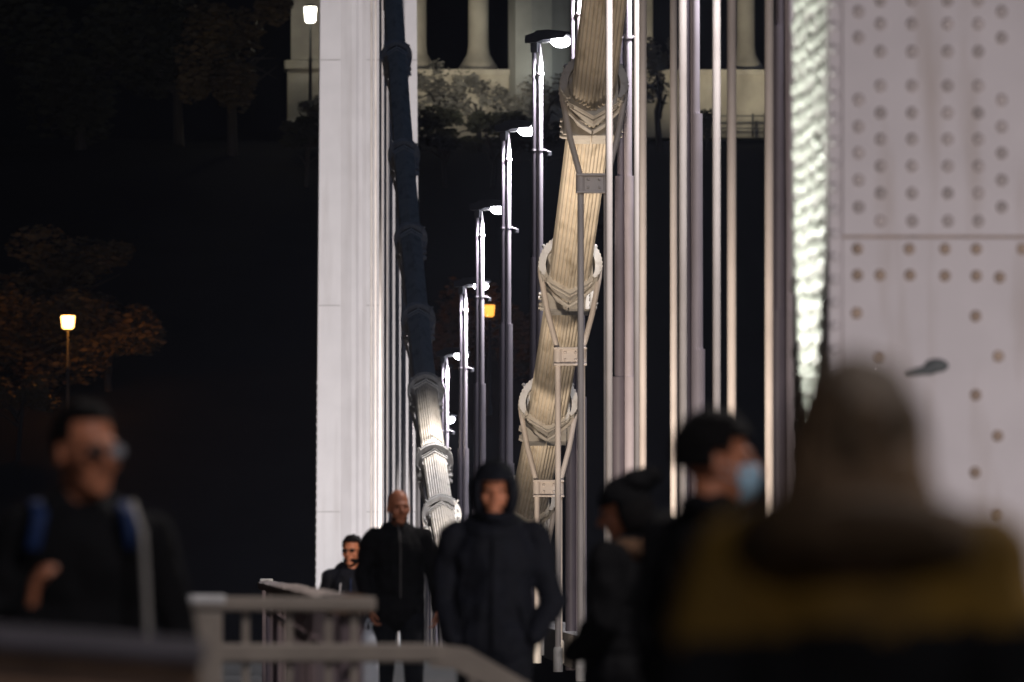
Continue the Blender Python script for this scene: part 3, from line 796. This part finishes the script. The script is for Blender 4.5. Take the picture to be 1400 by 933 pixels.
def person(label, loc, face, height, look=0.0, nod=0.0, tilt=0.0, arms=None, jacket='black', trousers='jean', top_mats=None, stride=.12, bulk=1.0, hood=False, hands=True, parts=None, seed=1, collar=True):
    """face: yaw of the body in degrees, 0 towards the camera; look: extra yaw of the head"""
    t = thing('person', label, 'person', loc, R(face), None, height/1.78)
    HM = Matrix.Translation((0, .0, 1.652)) @ Matrix.Rotation(R(look), 4, 'Z') @ Matrix.Rotation(R(tilt), 4, 'Y') @ Matrix.Rotation(R(nod), 4, 'X')
    R3 = HM.to_3x3()
    def h(*p): return HM @ Vector(p)
    arms = arms or {}
    A = {}
    for sd in (-1, 1):
        A[sd] = arms.get(sd, ((sd*.245, .03, 1.17), (sd*.265, -.05, .93), (0, -.1, -1), (-sd, 0, 0)))
    sh = {sd: Vector((sd*.165*bulk, .01, 1.430)) for sd in (-1, 1)}
    # body: one continuous skin
    bm = bmesh.new()
    ell(bm, h(0, .015, .03), (.076, .097, .098), R3); ell(bm, h(0, -.03, -.03), (.063, .064, .092), R3)
    ell(bm, h(0, -.045, -.085), (.047, .047, .042), R3); ell(bm, h(0, -.078, -.106), (.022, .018, .018), R3)
    capsule(bm, h(0, -.094, .006), h(0, -.122, -.034), .010, .014, 8)
    for s_ in (-1, 1):
        ell(bm, h(s_*.013, -.108, -.038), (.010, .011, .008), R3, 8, 6)
        capsule(bm, h(s_*.012, -.090, .026), h(s_*.048, -.076, .022), .010, .008, 8)
        ell(bm, h(s_*.042, -.068, -.032), (.022, .022, .020), R3, 10, 8)
        ell(bm, h(s_*.078, .012, -.012), (.011, .021, .033), R3, 10, 8)
    ell(bm, h(0, -.092, -.062), (.023, .012, .006), R3, 10, 6); ell(bm, h(0, -.090, -.074), (.020, .012, .007), R3, 10, 6)
    capsule(bm, h(0, .02, -.06), (0, .025, 1.46), .054, .060)
    capsule(bm, (0, .02, 1.42), (0, .01, 1.0), .085, .09); capsule(bm, sh[-1], sh[1], .05, .05)
    for sd in (-1, 1):
        el, wr, dr, nr = A[sd]
        capsule(bm, sh[sd], el, .042, .036); capsule(bm, el, wr, .036, .026)
        if hands: hand(bm, wr, dr, nr, 1 if sd < 0 else -1)
        hipx = sd*.09; fy = -stride*sd
        capsule(bm, (hipx, 0, .95), (sd*.095, fy*.55-.02, .50), .07, .05); capsule(bm, (sd*.095, fy*.55-.02, .50), (sd*.095, fy+.02, .08), .047, .034)
        capsule(bm, (sd*.095, fy+.03, .045), (sd*.10, fy-.14, .035), .035, .03)
    baked('body', bm, M['skin'], t, .0075, 3)
    for s_ in (-1, 1):
        bm = bmesh.new(); ell(bm, h(s_*.031, -.083, .004), (.013, .010, .007), R3, 10, 8); obj('eye', bm, M['eye'], t, True)
    # jacket
    b = bulk; bm = bmesh.new()
    ell(bm, (0, .0, 1.33), (.195*b, .128*b, .19)); ell(bm, (0, .0, 1.12), (.180*b, .132*b, .26)); ell(bm, (0, .0, .93), (.192*b, .140*b, .17))
    capsule(bm, (-.150*b, .012, 1.425), (.150*b, .012, 1.425), .078, .078)
    for sd in (-1, 1):
        capsule(bm, (sd*.13, .02, 1.44), (sd*.045, .03, 1.51), .055, .048)
        el, wr, dr, nr = A[sd]; el = Vector(el); wr = Vector(wr)
        s0 = Vector((sd*.185*b, .01, 1.430))
        capsule(bm, s0, el, .072*b, .060*b); capsule(bm, el, el+(wr-el)*.96, .060*b, .046)
    if collar:
        for k in range(14):
            a = 2*math.pi*k/14; a2 = 2*math.pi*(k+1)/14
            q = lambda a_: Vector((math.sin(a_)*.075, .022-math.cos(a_)*.072, 1.512+.022*-math.cos(a_)))
            capsule(bm, q(a), q(a2), .022, .022, 8)
    jk = baked('jacket', bm, top_mats or M[jacket], t, .010, 3, .017, 6.5, seed)
    bm = bmesh.new()
    ell(bm, (0, 0, .93), (.165, .125, .14))
    for sd in (-1, 1):
        fy = -stride*sd
        capsule(bm, (sd*.092, 0, .90), (sd*.097, fy*.55-.02, .50), .098, .072); capsule(bm, (sd*.097, fy*.55-.02, .50), (sd*.097, fy+.02, .09), .070, .056)
    baked('trousers', bm, M[trousers], t, .012, 3, .010, 6, seed+3)
    for sd in (-1, 1):
        fy = -stride*sd; bm = bmesh.new()
        capsule(bm, (sd*.097, fy+.05, .055), (sd*.102, fy-.15, .045), .052, .045); capsule(bm, (sd*.097, fy+.03, .06), (sd*.097, fy+.02, .12), .05, .05)
        for v in bm.verts: v.co.z = max(.0, v.co.z)
        obj('shoe', bm, M['sole'], t, True)
    return t, h, R3, HM

def hair_cap(t, h, R3, m='hair', line=.30, thick=.010, name='hair', wob=.08):
    def keep(c): return c.z > (line if c.y < -.45 else (.02 if c.y < .05 else -.45))
    return shell(name, h(0, .016, .032), (.075, .096, .097), keep, thick, M[m], t, R3, wob)

# --- man with glasses and rucksack, left
d = 28.0; x = (118-CX)*d/F
t, h, R3, HM = person('man with glasses and blue rucksack straps, one hand raised, blurred at far left', (x, d, 0), 8, 1.805, look=24, nod=1,
    arms={-1: ((-.275, -.02, 1.15), (-.185, -.27, 1.215), (.12, -.25, 1), (1, -.1, 0)), 1: ((.25, .03, 1.17), (.27, -.04, .93), (0, -.1, -1), (-1, 0, 0))}, jacket='black', seed=1, collar=False, stride=.15, bulk=.93)
hair_cap(t, h, R3, 'hair', .55, .009)
bm = bmesh.new()
for s_ in (-1, 1):
    for k in range(16):
        a = 2*math.pi*k/16; a2 = 2*math.pi*(k+1)/16
        capsule(bm, h(s_*.033+.024*math.cos(a), -.112, .002+.019*math.sin(a)), h(s_*.033+.024*math.cos(a2), -.112, .002+.019*math.sin(a2)), .0022, .0022, 6)
    capsule(bm, h(s_*.057, -.112, .006), h(s_*.080, .01, .008), .002, .002, 6)
capsule(bm, h(-.010, -.114, .006), h(.010, -.114, .006), .0022, .0022, 6)
gl = obj('spectacles', bm, M['iron'], t, True)
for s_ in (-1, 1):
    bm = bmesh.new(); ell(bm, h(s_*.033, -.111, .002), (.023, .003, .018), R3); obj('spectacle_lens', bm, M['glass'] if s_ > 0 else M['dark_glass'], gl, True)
def strap(name, xs, m, w, zlo, y0=-.145, parent=None, ztop=1.505):
    bm = bmesh.new(); pts = []
    for k in range(13):
        q = k/12; z = ztop-(ztop-zlo)*q
        y = (.02 if k == 0 else (-.075 if k == 1 else y0-.012*math.sin(q*3.0)))
        pts.append((xs[0]+(xs[1]-xs[0])*q, y, z-(0 if k else -.015)))
    a = [[bm.verts.new((p[0]+s_*w, p[1]+e, p[2])) for s_, e in ((-1, 0), (1, 0), (1, .012), (-1, .012))] for p in pts]
    for p, q in zip(a, a[1:]):
        for k in range(4): bm.faces.new((p[k], p[(k+1) % 4], q[(k+1) % 4], q[k]))
    bm.faces.new(a[0]); bm.faces.new(a[-1])
    return obj(name, bm, m, parent, True)
strap('rucksack_strap', (-.135, -.160), M['blue'], .019, 1.385, -.125, t); strap('rucksack_strap', (.095, .112), M['blue'], .019, 1.385, -.125, t)
strap('webbing', (.128, .150), M['webbing'], .0075, 1.10, -.170, t)
bm = bmesh.new(); ell(bm, (0, .21, 1.23), (.15, .09, .24)); baked('rucksack', bm, M['navy'], t, .012, 2, .008, 5, 4)

# --- bearded man by the far pylon
d = 83.5; x = (481-CX)*d/F
t, h, R3, HM = person('bearded man with dark glasses in a navy hoodie with white drawstrings', (x, d, walk_z(d)), -4, 1.705, look=-14, jacket='navy', seed=2, stride=.05, bulk=1.0)
hair_cap(t, h, R3, 'hair', .45, .012, wob=.12)
def beard_or_shade(c): return c.z < -.30 and c.y < .1
shell('beard', h(0, -.028, -.035), (.061, .064, .090), beard_or_shade, .010, M['hair'], t, R3, .05)
bm = bmesh.new()
for s_ in (-1, 1):
    ell(bm, h(s_*.032, -.100, .004), (.024, .010, .016), R3); capsule(bm, h(s_*.055, -.098, .008), h(s_*.080, .01, .008), .003, .003, 6)
capsule(bm, h(-.012, -.106, .008), h(.012, -.106, .008), .004, .004, 6)
obj('glasses', bm, M['eye'], t, True)
bm = bmesh.new()   # hood lying round the neck
for k in range(18):
    a = 2*math.pi*k/18; a2 = 2*math.pi*(k+1)/18
    q = lambda a_: Vector((math.sin(a_)*.125, .045-math.cos(a_)*.115, 1.485-.055*math.cos(a_)))
    capsule(bm, q(a), q(a2), .036, .036, 10)
baked('hood', bm, M['navy'], t, .009, 3, .006, 9, 6)
strap('drawstring', (-.085, -.105), M['white'], .0055, 1.14, -.152, t, 1.41); strap('drawstring', (.095, .085), M['white'], .0055, 1.10, -.152, t, 1.41)
bm = bmesh.new(); box(bm, (-.003, -.158, 1.30), (.003, -.146, 1.42)); obj('zip', bm, M['blue'], t)

# --- bald man
d = 74.0; x = (545-CX)*d/F
t, h, R3, HM = person('bald man in a dark zipped jacket between the small bearded man and the hooded man', (x, d, 0), 4, 1.785, look=10, jacket='black', seed=3, stride=.2, bulk=1.02,
    arms={-1: ((-.255, .02, 1.16), (-.215, -.10, .93), (.15, -.2, -1), (1, 0, 0)), 1: ((.26, .04, 1.16), (.27, .0, .92), (0, -.1, -1), (-1, 0, 0))})
def stub(c): return c.z < -.42 and c.y < .1
shell('stubble', h(0, -.030, -.034), (.0615, .063, .0905), stub, .004, M['hair'], t, R3, .02)
bm = bmesh.new(); tube(bm, [(-.012, -.068, 1.53), (-.004, -.125, 1.46), (.0, -.158, 1.34), (.0, -.158, 1.0)], .0045, 8); obj('zip', bm, M['grey'], t)
bm = bmesh.new(); tube(bm, [(-.225, -.08, .955), (-.213, -.102, .915)], .034, 12); obj('cuff', bm, M['grey'], t)

t = thing('shopping_bag', 'white carrier bag hanging from the hand of the bald man', 'bag', (x-.222*1.0, d-.17, .30))
bm = bmesh.new()
lv = [(.070, .17, 0), (.076, .185, .06), (.074, .18, .22), (.066, .17, .36), (.05, .16, .43), (.03, .10, .475)]
rings = []
for i_, (a_, b_, z_) in enumerate(lv):
    rings.append([bm.verts.new((a_*x_+.006*noise.noise(Vector((i_, k_, 1))), b_*y_+.008*noise.noise(Vector((i_, k_, 7))), z_)) for k_, (x_, y_) in enumerate(((-1, -.8), (-.8, -1), (.0, -1.04), (.8, -1), (1, -.8), (1, 0), (1, .8), (.8, 1), (-.8, 1), (-1, .8), (-1, 0)))])
for p_, q_ in zip(rings, rings[1:]):
    for k_ in range(11): bm.faces.new((p_[k_], p_[(k_+1) % 11], q_[(k_+1) % 11], q_[k_]))
bm.faces.new(rings[0])
obj('bag_body', bm, M['bag'], t, True)
for q_ in (-.02, .02):
    bm = bmesh.new(); tube(bm, [(q_, -.09, .46), (q_*.8, -.03, .52), (0, .0, .555), (q_*.8, .03, .52), (q_, .09, .46)], .006, 6); obj('bag_handle', bm, M['bag'], t)

# --- hooded man
d = 50.0; x = (676-CX)*d/F
t, h, R3, HM = person('man in a dark navy jacket with hood up and hands in pockets', (x, d, 0), -3, 1.80, look=2, nod=4, jacket='navy', seed=4, stride=.12, bulk=1.06, hands=False,
    arms={-1: ((-.245, .05, 1.12), (-.20, -.08, .92), (.4, -.3, -1), (1, 0, 0)), 1: ((.278, .06, 1.11), (.19, -.09, .94), (-.4, -.3, -1), (-1, 0, 0))})
def hk(c): return not (c.y < -.52 and -.62 < c.z < .42 and abs(c.x) < .66)
shell('hood', h(0, .004, -.012), (.100, .138, .142), hk, .020, M['navy'], t, R3, .06)
bm = bmesh.new()
for k in range(16):
    a = 2*math.pi*k/16; a2 = 2*math.pi*(k+1)/16
    q = lambda a_: Vector((math.sin(a_)*.115, .02-math.cos(a_)*.105, 1.475-.035*math.cos(a_)))
    capsule(bm, q(a), q(a2), .05, .05, 10)
baked('hood_collar', bm, M['navy'], t, .010, 3, .008, 8, 9)
bm = bmesh.new(); tube(bm, [(0, -.125, 1.44), (0, -.165, 1.33), (0, -.17, .9)], .005, 8); obj('zip', bm, M['jean'], t)
for s_ in (-1, 1):
    bm = bmesh.new(); tube(bm, [(s_*.13, -.145, 1.10), (s_*.165, -.125, .97)], .006, 6); obj('pocket_zip', bm, M['jean'], t)
def hood_shade(c): return c.z < -.40 and c.y < .1
shell('beard', h(0, -.030, -.034), (.0615, .063, .0905), hood_shade, .006, M['hair'], t, R3, .02)  # dark shell added over the jaw, stands for shade inside the hood

# --- person in a beanie seen from the side
d = 42.0; x = (852-CX)*d/F
t, h, R3, HM = person('person in a black slouch beanie and black coat with brown fur collar', (x, d, 0), -112, 1.675, look=4, nod=16, jacket='black', seed=5, stride=.1, bulk=1.18, hands=False,
    arms={-1: ((-.25, -.0, 1.16), (-.12, -.20, 1.04), (.8, -.5, .2), (0, 0, 1)), 1: ((.25, -.0, 1.16), (.12, -.19, 1.02), (-.8, -.5, .2), (0, 0, 1))})
def bk(c): return c.z > (-.02 if c.y < 0 else -.25)
shell('beanie', h(0, .018, .030), (.079, .100, .100), bk, .016, M['black'], t, R3, .05)
bm = bmesh.new(); ell(bm, h(0, .085, .095), (.082, .09, .065), R3); ell(bm, h(0, .155, .105), (.05, .055, .045), R3)
baked('beanie_crown', bm, M['black'], t, .009, 3, .006, 12, 3)
shell('hair', h(0, .03, -.02), (.080, .090, .105), lambda c: c.z < .4 and c.y > -.25, .016, M['hair'], t, R3, .08)
bm = bmesh.new()
for k in range(12):
    a = R(70)+R(220)*k/12; a2 = R(70)+R(220)*(k+1)/12
    q = lambda a_: Vector((math.sin(a_)*.115, .05-math.cos(a_)*.095, 1.475))
    capsule(bm, q(a), q(a2), .045, .045, 10)
baked('fur_collar', bm, M['fur'], t, .009, 1, .016, 40, 5)
bm = bmesh.new(); tube(bm, [(-.07, -.105, 1.49), (-.085, -.155, 1.42), (-.10, -.185, 1.31)], [.028, .026, .020], 10); obj('scarf', bm, M['grey'], t, True)

# --- man with mask
d = 29.0; x = (982-CX)*d/F
t, h, R3, HM = person('dark haired man in a black jacket with pale blue face mask, facing right', (x, d, 0), 128, 1.785, look=-38, jacket='black', seed=6, stride=.12, bulk=1.12)
hair_cap(t, h, R3, 'hair', .30, .022)
def mk(c): return c.y < -.22 and -.95 < c.z < .40
shell('face_mask', h(0, -.042, -.045), (.060, .074, .075), mk, .006, M['mask'], t, R3, .02)
bm = bmesh.new()
for s_ in (-1, 1):
    capsule(bm, h(s_*.058, -.075, -.03), h(s_*.082, .02, .0), .002, .002, 6); capsule(bm, h(s_*.055, -.075, -.075), h(s_*.082, .02, -.02), .002, .002, 6)
obj('mask_loop', bm, M['white'], t, True)

# --- nearest person in yellow and black, seen from behind
d = 13.0; x = (1172-CX)*d/F
t, h, R3, HM = person('nearest, most blurred person, brown hair, mustard yellow and black jacket, seen from behind', (x, d, 0), 176, 1.655, look=0, jacket='yellow', top_mats=[M['yellow'], M['black']], seed=8, stride=.1, bulk=.93)
jk = [o for o in bpy.data.objects if o.parent is t and o.name.startswith('jacket')][0]
for v in jk.data.vertices:
    q = min(1, max(0, (v.co.z-1.15)/.28)); v.co.z += .085*q*q*(3-2*q)
for p in jk.data.polygons:
    if p.center.z < 1.425-.035*p.center.x+.02*noise.noise(p.center*9): p.material_index = 1
bm = bmesh.new()   # hood lying on the shoulders
for k in range(18):
    a = 2*math.pi*k/18; a2 = 2*math.pi*(k+1)/18
    q = lambda a_: Vector((math.sin(a_)*.125, .05-math.cos(a_)*.125, 1.545-.02*math.cos(a_)))
    capsule(bm, q(a), q(a2), .045, .045, 10)
baked('hood', bm, M['olive'], t, .010, 3, .012, 8, 3)
hair_cap(t, h, R3, 'blonde', .35, .020)
bm = bmesh.new()
for k in range(15):
    a = R(-115)+R(230)*k/14
    q0 = h(math.sin(a)*.074, .02+math.cos(a)*.084, .02+.05*math.sin(k*2.3)); q1 = h(math.sin(a)*.088, .03+math.cos(a)*.085, -.075); q2 = h(math.sin(a)*.078, .035+math.cos(a)*.075, -.135-.012*(k % 3))
    capsule(bm, q0, q1, .024, .026, 8); capsule(bm, q1, q2, .026, .014, 8)
baked('hair_length', bm, M['fair'], t, .009, 2, .008, 14, 2)

# ------------------------------------------------------------------ light
WARM = (1.0, .83, .66)
spot('cable_floodlight', (3.2, 131.2, .2), (4.5, 134.6, cable_z(134.6)), 1900, WARM, 105, .5)
spot('cable_floodlight', (3.2, 143.6, .2), (4.5, 151, cable_z(151)), 700, WARM, 80, .6)
spot('cable_floodlight', (3.0, 138.8, .2), (4.5, 143.5, cable_z(143.5)), 620, WARM, 50, .6)
spot('cable_floodlight', (3.0, 123.6, .2), (4.5, 125.2, 8.6), 520, WARM, 62, .8)
spot('cable_floodlight', (3.2, 149.4, .1), (4.5, 153, cable_z(153)), 240, WARM, 100, .6)
spot('hanger_floodlight', (3.3, 105.0, .1), (4.5, 116.5, 5.0), 1600, (1, .84, .69), 80, .7)
spot('hanger_floodlight', (3.3, 86.0, .1), (4.5, 97, 4.4), 1150, (1, .84, .69), 70, .7)
spot('hanger_floodlight', (3.3, 74.0, .1), (4.5, 92, 4.0), 1500, (1, .84, .72), 60, .7)
spot('clamp_floodlight', (5.8, 222.0, -1.2), (4.6, 225.0, 2.4), 1900, (1, .97, .96), 44, .5)
spot('pylon_floodlight', (1.4, 296, walk_z(296)+.4), (4.0, 341, 15), 78000, (1, .955, .945), 50, .7, .3)
spot('pylon_floodlight', (4.4, 338.5, -3.6), (4.3, 341, -1.0), 160, (.75, .92, 1), 120, .8, .2)
spot('pylon_floodlight', (4.7, 44.0, .1), (4.2, 51, 3.8), 780, (1, .93, .94), 90, .8)
spot('pylon_floodlight', (.5, 52.8, .3), (2.95, 52.4, 4.2), 1800, (.95, 1, .88), 50, .35, .1)
# monument lights
for px, w_ in ((560, 320), (650, 480), (1010, 800), (890, 150)):
    p = P(px, 100, 476); spot('monument_floodlight', (p.x, 473.5, p.z-1.0), (p.x, 480, p.z+2), w_, (1, .90, .70), 110, .8, .2)
p = P(735, 130, 474); spot('monument_floodlight', (p.x, 474, p.z), (p.x, 480, p.z+5), 150, (.85, 1, .95), 80, .8, .2)
p = P(640, 108, 458); spot('monument_floodlight', (p.x, 458, p.z), (p.x+.5, 474, p.z+.2), 3200, (1, .93, .85), 42, .9, .3)
point('lantern_light', (pa.x, pa.y-.6, pa.z), 420, (1, .36, .05), .3)
point('lantern_light', (pb.x, pb.y+.6, pb.z), 160, (1, .36, .05), .3)
point('lantern_light', (pw.x, pw.y-.5, pw.z), 230, (1, .95, .75), .3)
p = P(300, 120, 466); point('park_light', (p.x, 464, p.z), 25, (1, .80, .45), .3)  # unseen point light on the upper left trees, no lantern modelled here

# night air over the river
bm = bmesh.new(); box(bm, (-160, -70, -17), (190, 660, 130))
hz = bpy.data.materials.new('night_haze'); hz.use_nodes = True
nt = hz.node_tree; nt.nodes.remove(nt.nodes['Principled BSDF'])
pv = nt.nodes.new('ShaderNodeVolumePrincipled'); pv.inputs['Density'].default_value = HAZE; pv.inputs['Color'].default_value = (.72, .78, 1, 1); pv.inputs['Anisotropy'].default_value = .3
nt.links.new(pv.outputs['Volume'], nt.nodes['Material Output'].inputs['Volume'])
structure(obj('haze', bm, hz), 'stuff')

# night sky and an added blue fill
w = bpy.data.worlds.new('World'); scene.world = w; w.use_nodes = True
nt = w.node_tree; bg = nt.nodes['Background']
sky = nt.nodes.new('ShaderNodeTexSky'); sky.sky_type = 'NISHITA'; sky.sun_disc = False
sky.sun_elevation = R(-3); sky.sun_rotation = R(200)
nt.links.new(sky.outputs['Color'], bg.inputs['Color']); bg.inputs['Strength'].default_value = .12
l = bpy.data.lights.new('moon', 'SUN'); l.energy = .085; l.color = (.12, .36, 1); l.angle = R(.5)  # blue sun lamp added from behind the camera to tint the far cable
o = bpy.data.objects.new('moon', l); COL.objects.link(o); o.rotation_euler = (R(48), 0, R(20))

# ------------------------------------------------------------------ camera
cam = bpy.data.cameras.new('camera'); co = bpy.data.objects.new('camera', cam); COL.objects.link(co)
cam.sensor_width = 36; cam.lens = F*36/1400
cam.clip_start = .5; cam.clip_end = 3000
co.location = (0, 0, EYE)
yaw = math.atan((700-CX)/F); pitch = math.atan((CY-466.5)/F)
co.rotation_euler = (R(90)+pitch, 0, -yaw)
cam.dof.use_dof = True; cam.dof.focus_distance = 150; cam.dof.aperture_fstop = cam.lens/1000/.058; cam.dof.aperture_blades = 9
scene.camera = co

scene.view_settings.view_transform = 'Standard'; scene.view_settings.look = 'None'
scene.view_settings.exposure = 0; scene.view_settings.gamma = 1
scene.cycles.use_denoising = True
scene.cycles.max_bounces = 5; scene.cycles.diffuse_bounces = 2; scene.cycles.glossy_bounces = 2
scene.cycles.sample_clamp_indirect = 4
